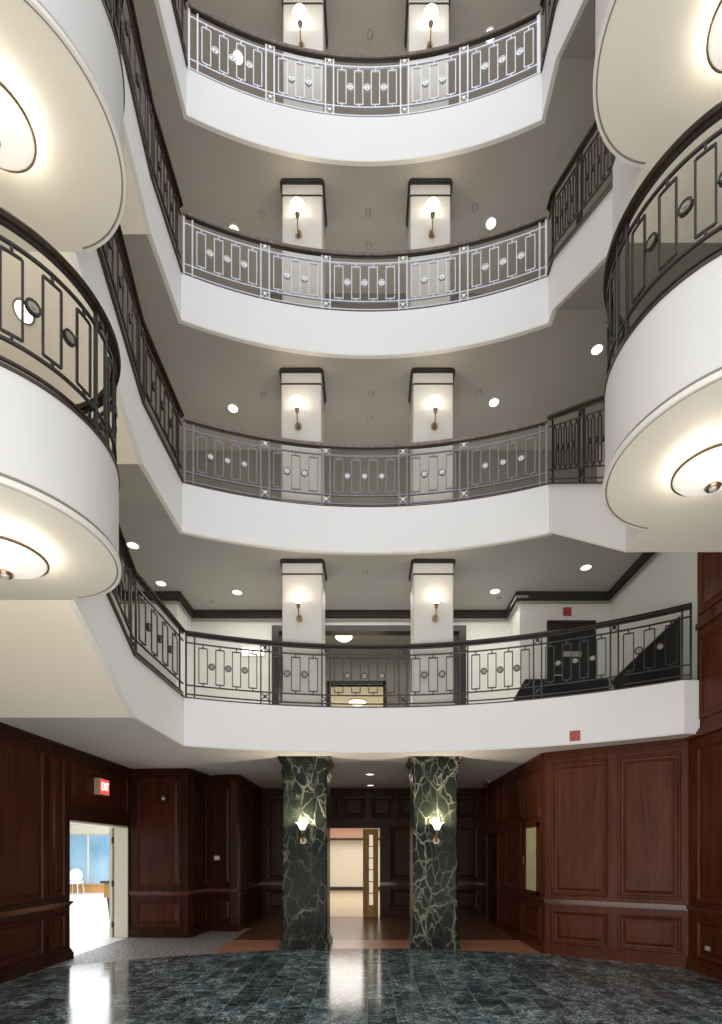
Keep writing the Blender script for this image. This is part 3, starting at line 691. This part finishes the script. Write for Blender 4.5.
def u_at(p0, p1, px):
    """distance along wall where the sight line of photo column px meets it"""
    k = (px-PX)/FPX; (x0,y0), (x1,y1) = p0, p1; dx, dy = x1-x0, y1-y0
    t = (k*y0-x0)/(dx-k*dy); return t*math.hypot(dx, dy)
LO, HI = (.19, .72), (.97, 3.12)
# right wood walls
p0, p1 = (2.90, 8.43), (4.60, 7.36)
pn = []
for a, c in ((552,608),(618,681)):
    ua, uc = u_at(p0,p1,a), u_at(p0,p1,c); pn += [(ua,uc,*LO),(ua,uc,*HI)]
wood_wall('wall_right_angled', p0, p1, (-1.07,-1.70), pn)
p0, p1 = (4.60, 7.36), (4.60, 1.0)
pn = []
for i in range(4):
    a = .22+i*1.5; pn += [(a, a+1.25, *LO), (a, a+1.25, *HI)]
w = wood_wall('wall_right', p0, p1, (-1,0), pn, cornice=False)
b_ = B(); box(b_, XW_R, XW_R+.15, 1.0, 7.16, 3.3, 6.0); w2 = struct(link('wall_right_wood', b_, M['wood']))
for i in range(4):
    a = .06+i*1.5
    for za, zc_ in ((3.5,4.62),(4.95,5.85)): panel_on(w2, (4.60,7.16), (4.60,1.0), a, a+1.25, za, zc_, M['wood'], (-1,0))
b_ = B(); box(b_, 4.53, 4.60, 1.0, 7.36, 3.26, 3.33); box(b_, 4.56, 4.60, 1.0, 7.36, 3.33, 3.37); link('cornice', b_, M['wood'], w)
b_ = B(); box(b_, 4.56, 4.60, 1.0, 7.14, 4.76, 4.84); link('rail_band', b_, M['wood'], w)
p0, p1 = (2.90, 8.43), (2.90, BACKY)
pn = []
def D_(px): return 2.90*FPX/(px-PX)-8.43
cA = (D_(541), D_(524))
pn += [(cA[0]+.02, cA[1], 2.27, 3.12), (cA[0]+.02, cA[1], *LO)]
pn += [(1.25, 2.35, *LO), (1.25, 2.35, .97, 2.2), (1.25, 2.35, 2.35, 3.12), (2.5, 2.95, 2.35, 3.12), (3.1,4.1,2.35,3.12)]
w = wood_wall('wall_right_recess', p0, p1, (-1,0), pn, mat=M['wood'], holes=((3.05,4.15,2.1),))
t = thing('display_case', 'narrow lit glass display case set in the right wood wall', 'display case', (2.9, 9.0, 1.0))
y0c, y1c = 8.43+D_(539.5), 8.43+D_(526)
b_ = B()
box(b_, 2.86, 2.905, y0c, y0c+.06, .93, 2.17); box(b_, 2.86, 2.905, y1c-.06, y1c, .93, 2.17); box(b_, 2.86, 2.905, y0c, y1c, 2.10, 2.17); box(b_, 2.86, 2.905, y0c, y1c, .93, .99); link('frame', b_, M['wood'], t)
b_ = B(); box(b_, 2.885, 2.895, y0c+.06, y1c-.06, .99, 2.10); link('glass_door', b_, M['caseglass'], t)
b_ = B(); tube(b_, [(2.84,y1c-.03,1.45),(2.84,y1c-.03,1.6)], .01, 6); link('handle', b_, M['brass'], t)
t = thing('door_2', 'dark wooden door at the far end of the right recess wall', 'door', (2.95, 12.0, 0)); t['kind'] = 'structure'
b_ = B(); box(b_, 2.94, 2.99, 11.5, 12.56, 0, 2.1); link('door_leaf', b_, M['wooddk'], t)
b_ = B(); box(b_, 2.87, 2.93, 11.42, 11.5, 0, 2.16); box(b_, 2.87, 2.93, 12.56, 12.64, 0, 2.16); box(b_, 2.87, 2.93, 11.42, 12.64, 2.1, 2.18); link('door_frame', b_, M['wood'], t)
# left wood walls
D0, D1 = 8.03, 10.02
p0, p1 = (-4.70, 1.0), (-4.70, 10.05)
pn = []
pn += [(u_at(p0,p1,49)+.0, u_at(p0,p1,64), *LO), (u_at(p0,p1,49), u_at(p0,p1,64), *HI)]
uc = u_at(p0,p1,45)
for i in range(4):
    a = uc-1.15-i*1.35; pn += [(a, a+1.1, *LO), (a, a+1.1, *HI)]
pn += [(D0-1+.02, D1-1-.08, 2.42, 3.12)]
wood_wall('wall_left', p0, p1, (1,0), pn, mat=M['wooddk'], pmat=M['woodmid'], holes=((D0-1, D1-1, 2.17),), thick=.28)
def seg(name, p0, p1, out, n=1, mat='wooddk', pmat=None, m=.12):
    Ln = math.hypot(p1[0]-p0[0], p1[1]-p0[1]); w_ = (Ln-m*(n+1))/n; pn = []
    for i in range(n):
        a = m+i*(w_+m); pn += [(a,a+w_,*LO),(a,a+w_,*HI)]
    return wood_wall(name, p0, p1, out, pn, mat=M[mat], pmat=M[pmat or mat])
seg('wall_left_pier', (-4.70, 10.05), (-3.53, 9.98), (0,-1), 1, 'wooddk', 'woodmid', .14)
seg('wall_left_return', (-3.53, 9.98), (-3.42, 10.9), (1,-.1), 1)
seg('wall_left_niche', (-3.42, 10.9), (-2.77, 10.75), (-.2,-1), 1)
seg('wall_left_recess', (-2.77, 10.75), (-2.77, BACKY), (1,0), 2)
# back wall with doorway
xd0, xd1 = -1.35, -.15
p0, p1 = (-2.77, BACKY), (2.9, BACKY)
o = 2.77
pn = [(.15,.95,*LO),(.15,.95,*HI),(o+xd0,o+xd0+.55,2.55,3.12),(o-.7,o-.1,2.55,3.12),(o+.05,o+.62,2.55,3.12),(o+.75,o+1.4,2.55,3.12),(o+1.5,o+2.15,2.55,3.12),(o+2.25,o+2.8,2.55,3.12),
      (o+.55,o+1.3,.97,2.35),(o+.55,o+1.3,*LO),(o+1.45,o+2.1,.97,2.35),(o+1.45,o+2.1,*LO),(o+2.2,o+2.8,.97,2.35),(o+2.2,o+2.8,*LO)]
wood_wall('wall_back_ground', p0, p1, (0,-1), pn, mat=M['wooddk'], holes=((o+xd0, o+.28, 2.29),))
b_ = B(); box(b_, -2.77, 2.9, BACKY-.05, BACKY, 2.33, 2.43); struct(link('trim_5', b_, M['wooddk']))
# open glazed door leaf at the back
t = thing('door_3', 'open golden wooden door with a column of small lit panes', 'door', (.05, BACKY, 0)); t['kind'] = 'structure'
b_ = B(); x0, x1 = -.155, .235; yb = BACKY-.03; g0, g1 = x0+.155, x1-.13
box(b_, x0, g0, yb-.03, yb+.03, 0, 2.26); box(b_, g1, x1, yb-.03, yb+.03, 0, 2.26); box(b_, g0, g1, yb-.03, yb+.03, 2.12, 2.26); box(b_, g0, g1, yb-.03, yb+.03, 0, .32)
for i in range(1,6): box(b_, g0, g1, yb-.025, yb+.025, .32+i*.30-.012, .32+i*.30+.012)
link('door_frame', b_, M['gold'], t)
b_ = B(); box(b_, g0-.02, g1+.02, yb-.045, yb-.03, .02, .30); link('kick_plate', b_, M['oak'], t)
for i in range(6):
    b_ = B(); box(b_, g0+.005, g1-.005, yb-.006, yb+.006, .335+i*.30, .605+i*.30); link('pane', b_, M['pane'], t)
# hall beyond
wallbox('floor_hall', -3, 2.5, BACKY+.2, 23, -.1, -.002, M['hallfloor'])
wallbox('wall_hall', -3, 2.5, 22.8, 22.95, 0, 2.25, M['cream']); wallbox('ceiling_hall', -3, 2.5, BACKY+.2, 22.9, 2.95, 3.05, M['pink'])
wallbox('wall_hall_upper', -3, 2.5, 22.4, 22.6, 2.25, 2.95, M['pink'])
wallbox('trim_6', -3, 2.5, 22.3, 22.4, 2.2, 2.3, M['crown'])
wallbox('baseboard_hall', -3, 2.5, 22.74, 22.8, 0, .14, M['crown'])
wallbox('wall_hall_left', -3.1, -3, BACKY+.2, 22.9, 0, 3, M['cream']); wallbox('wall_hall_right', 2.5, 2.6, BACKY+.2, 22.9, 0, 3, M['cream'])
# doorway to the lobby at left: jamb, leaf
jb = B(); box(jb, -4.98, -4.72, D1-.03, D1, 0, 2.17); box(jb, -4.98, -4.72, D0, D0+.03, 0, 2.17); box(jb, -4.98, -4.72, D0, D1, 2.14, 2.17); struct(link('trim_7', jb, M['creamwhite']))
t = thing('door_4', 'pale open door leaf at the left doorway', 'door', (-5.1, D1, 0)); t['kind'] = 'structure'
b_ = B(); box(b_, -5.10, -5.045, D1+.02, D1+.95, 0, 2.14); link('door_leaf', b_, M['creamwhite'], t)
for z in (.25, 1.05, 1.9):
    b_ = B(); box(b_, -5.04, -4.99, D1-.02, D1+.02, z-.06, z+.06); link('hinge', b_, M['hinge'], t)
wallbox('floor_lobby', -15, XW_L-.02, 5, 24, -.1, -.003, M['lobbyfloor'])
wallbox('wall_lobby', -15, -4.98, 21.9, 22.05, 0, 3.0, M['creamwhite'])
wallbox('ceiling_lobby', -15, -4.98, 5, 22, 3.0, 3.1, M['white'])
# blue artwork / mural panels
for i, xx in enumerate((-13.6,-11.95,-10.3)):
    b_ = B(); box(b_, xx, xx+1.58, 21.82, 21.9, .32, 2.42); struct(link('window_%d' % (i+1), b_, M['blue']))
    b_ = B(); box(b_, xx+1.58, xx+1.65, 21.80, 21.9, .32, 2.42); struct(link('trim_8', b_, M['creamwhite']))
t = thing('lobby_bench', 'low honey wood bench under the blue wall in the lobby', 'bench', (-11.5, 21.5, 0))
b_ = B(); box(b_, -13.8, -9.5, 21.3, 21.8, 0, .30); link('front_board', b_, M['oak'], t); b_ = B(); box(b_, -13.8, -9.5, 21.25, 21.8, .30, .34); link('seat_top', b_, M['oak'], t)
t = thing('reception_desk', 'honey wood desk with dark top seen through the left doorway', 'desk', (-5.4, 11.4, 0))
b_ = B(); box(b_, -5.84, -5.02, 11.1, 11.7, .99, 1.04); link('desktop', b_, M['charcoal'], t)
b_ = B(); box(b_, -5.78, -5.04, 11.14, 11.66, .67, .99); link('apron', b_, M['oak'], t)
for x in (-5.64, -5.16):
    b_ = B(); pl = [(x-.11,.67),(x+.11,.67),(x+.04,0),(x-.03,0)]; va=[b_.verts.new((a,11.2,z)) for a,z in pl]; vb=[b_.verts.new((a,11.6,z)) for a,z in pl]
    b_.faces.new(va); b_.faces.new(vb[::-1])
    for i in range(4): b_.faces.new((va[i],vb[i],vb[(i+1)%4],va[(i+1)%4]))
    link('leg', b_, M['charcoal'], t)
wallbox('wall_lobby_side', -4.98, -4.72, 11.0, 21.9, 0, 3.0, M['creamwhite'])
t = thing('lobby_chair', 'round backed white chair before the blue wall in the lobby', 'chair', (-11.6, 20.3, 0))
cx_, cy_ = -11.85, 20.6
b_ = B(); lathe(b_, (cx_,cy_,.42), [(.3,0),(.32,.05),(.3,.1),(.05,.12)], 20); link('seat', b_, M['beadlight'], t, True)
b_ = B(); tube(b_, [(cx_+.25*math.cos(a), cy_+.05, 0.74+.25*math.sin(a)) for a in [math.pi*2*i/20 for i in range(21)]], .035, 8); disc_y(b_, (cx_,cy_+.05,.74), .23, .02, (0,1), 20); link('backrest', b_, M['beadlight'], t, True)
for sx in (-1,1):
    for sy in (-1,1):
        b_ = B(); tube(b_, [(cx_+sx*.24, cy_+sy*.22, 0), (cx_+sx*.2, cy_+sy*.18, .44)], .018, 8); link('leg', b_, M['beadlight'], t)
# exit sign over the left doorway
t = thing('exit_sign', 'red lit EXIT sign over the left doorway', 'sign', (-4.66, 9.0, 2.78))
b_ = B(); box(b_, -4.70, -4.585, 8.70, 9.02, 2.65, 2.93); link('housing', b_, M['signbox'], t)
b_ = B(); box(b_, -4.585, -4.578, 8.712, 9.008, 2.662, 2.918); link('face', b_, M['exitred'], t)
cu = bpy.data.curves.new('exit_text', 'FONT'); cu.body = 'EXIT'; cu.size = .2; cu.align_x = 'CENTER'; cu.align_y = 'CENTER'; cu.extrude = .003
to = bpy.data.objects.new('tmp', cu); C.objects.link(to)
bpy.context.view_layer.update()
me = bpy.data.meshes.new_from_object(to.evaluated_get(bpy.context.evaluated_depsgraph_get())); bpy.data.objects.remove(to)
me.transform(Matrix.Scale(.58, 4, (1,0,0)))
me.transform(Matrix(((0,0,1,0),(1,0,0,0),(0,1,0,0),(0,0,0,1))))
me.transform(Matrix.Translation((-4.573, 8.86, 2.79)))
me.materials.clear(); me.materials.append(M['exitwhite'])
o = bpy.data.objects.new('letters', me); C.objects.link(o); o.parent = t; o.matrix_parent_inverse = Matrix.Translation(-Vector(t.location))
# thermostat, switch, outlet, wall hook
b_ = B(); box(b_, -3.28, -3.16, 10.82, 10.90, 1.50, 1.59)
t = tag(link('switch_plate', b_, M['switch']), 'small pale switch plate on the left niche wood wall', 'switch')
t = thing('wall_outlet', 'small brass outlet low on the right wood wall', 'outlet', (4.58, 6.85, .35))
b_ = B(); box(b_, 4.575, 4.60, 6.86, 6.96, .33, .39); link('plate', b_, M['switch'], t)
t = thing('security_camera', 'small dark camera at the ceiling of the right recess', 'camera', (2.6, 11.6, 3.2))
b_ = B(); lathe(b_, (2.7,11.5,3.3), [(.05,-.001),(.05,-.04),(.02,-.05),(.02,-.08)], 14); link('mount', b_, M['ring'], t)
b_ = B(); tube(b_, [(2.7,11.5,3.17),(2.6,11.35,3.14)], .05, 10); link('body', b_, M['black'], t)
t = thing('wall_speaker', 'small dark fitting high on the left wood pier', 'speaker', (-3.98, 9.9, 2.7))
b_ = B(); box(b_, -4.02, -3.92, 9.87, 10.0, 2.64, 2.78); link('body', b_, M['black'], t)
b_ = B(); disc_y(b_, (-3.97, 9.865, 2.70), .03, .01, (0,1), 12); link('lens', b_, M['switch'], t)

# ------------------------------------------------------------------ lights
def area(name, loc, rot, sx, sy, e, col=(1,1,1)):
    L = bpy.data.lights.new(name, 'AREA'); L.shape = 'RECTANGLE'; L.size = sx; L.size_y = sy; L.energy = e; L.color = col
    o = bpy.data.objects.new(name, L); C.objects.link(o); o.location = loc; o.rotation_euler = rot; return o
area('skylight', (0, 3.5, 21), (0,0,0), 8, 8, 420, (.92,.96,1.0))
area('front_fill', (0, -5, 7), (math.radians(90),0,0), 12, 12, 260, (1,.97,.93))  # added fill lamp behind the camera; no window is known there
area('lobby_light', (-9, 15, 2.95), (0,0,0), 6, 10, 650, (.96,.98,1))
area('hall_light', (-.5, 18, 2.9), (0,0,0), 3, 7, 230, (1,.97,.9))
area('ground_recess_light', (0, 10.9, 3.25), (0,0,0), 3.5, 1.0, 14, (1,.85,.65))
area('corridor_light', (0, 12, 6.5), (0,0,0), 2.5, .8, 10, (1,.93,.8))
area('far_room_light', (-.3, 14.5, 5.95), (0,0,0), 2, 1.5, 50, (1,.93,.8))
area('second_floor_light', (0, 9.8, 6.5), (0,0,0), 6, .5, 35, (1,.97,.9))
for k in (2,3,4,5):
    area('gallery_bounce_fill', (-.2, 9.6, zfloor[k]+.12), (math.pi,0,0), 6.5, 1.5, 44, (1,.95,.87))  # added lamps standing in for bounce off the gallery floors
area('entrance_fill', (0, .2, .3), (math.radians(165),0,0), 8, 3, 420, (1,.95,.88))  # added low fill to brighten the ceilings and landing undersides
w = bpy.data.worlds.new('World'); sc.world = w; w.use_nodes = True
bg = w.node_tree.nodes['Background']; bg.inputs[0].default_value = (.97,.97,1.0,1); bg.inputs[1].default_value = 1.02

# ------------------------------------------------------------------ camera
cam = bpy.data.cameras.new('camera'); co_ = bpy.data.objects.new('camera', cam); C.objects.link(co_)
cam.sensor_fit = 'HORIZONTAL'; cam.sensor_width = 24.0; cam.lens = 24.0*FPX/722
cam.shift_x = (361-PX)/722; cam.shift_y = (PY-512)/722
co_.location = (0,0,EYE); co_.rotation_euler = (math.pi/2,0,0); cam.clip_start = .05
sc.camera = co_
sc.view_settings.view_transform = 'Standard'; sc.view_settings.look = 'None'; sc.view_settings.exposure = 0
sc.cycles.use_denoising = True
sc.cycles.max_bounces = 8; sc.cycles.diffuse_bounces = 4; sc.cycles.glossy_bounces = 4
sc.cycles.sample_clamp_indirect = 6
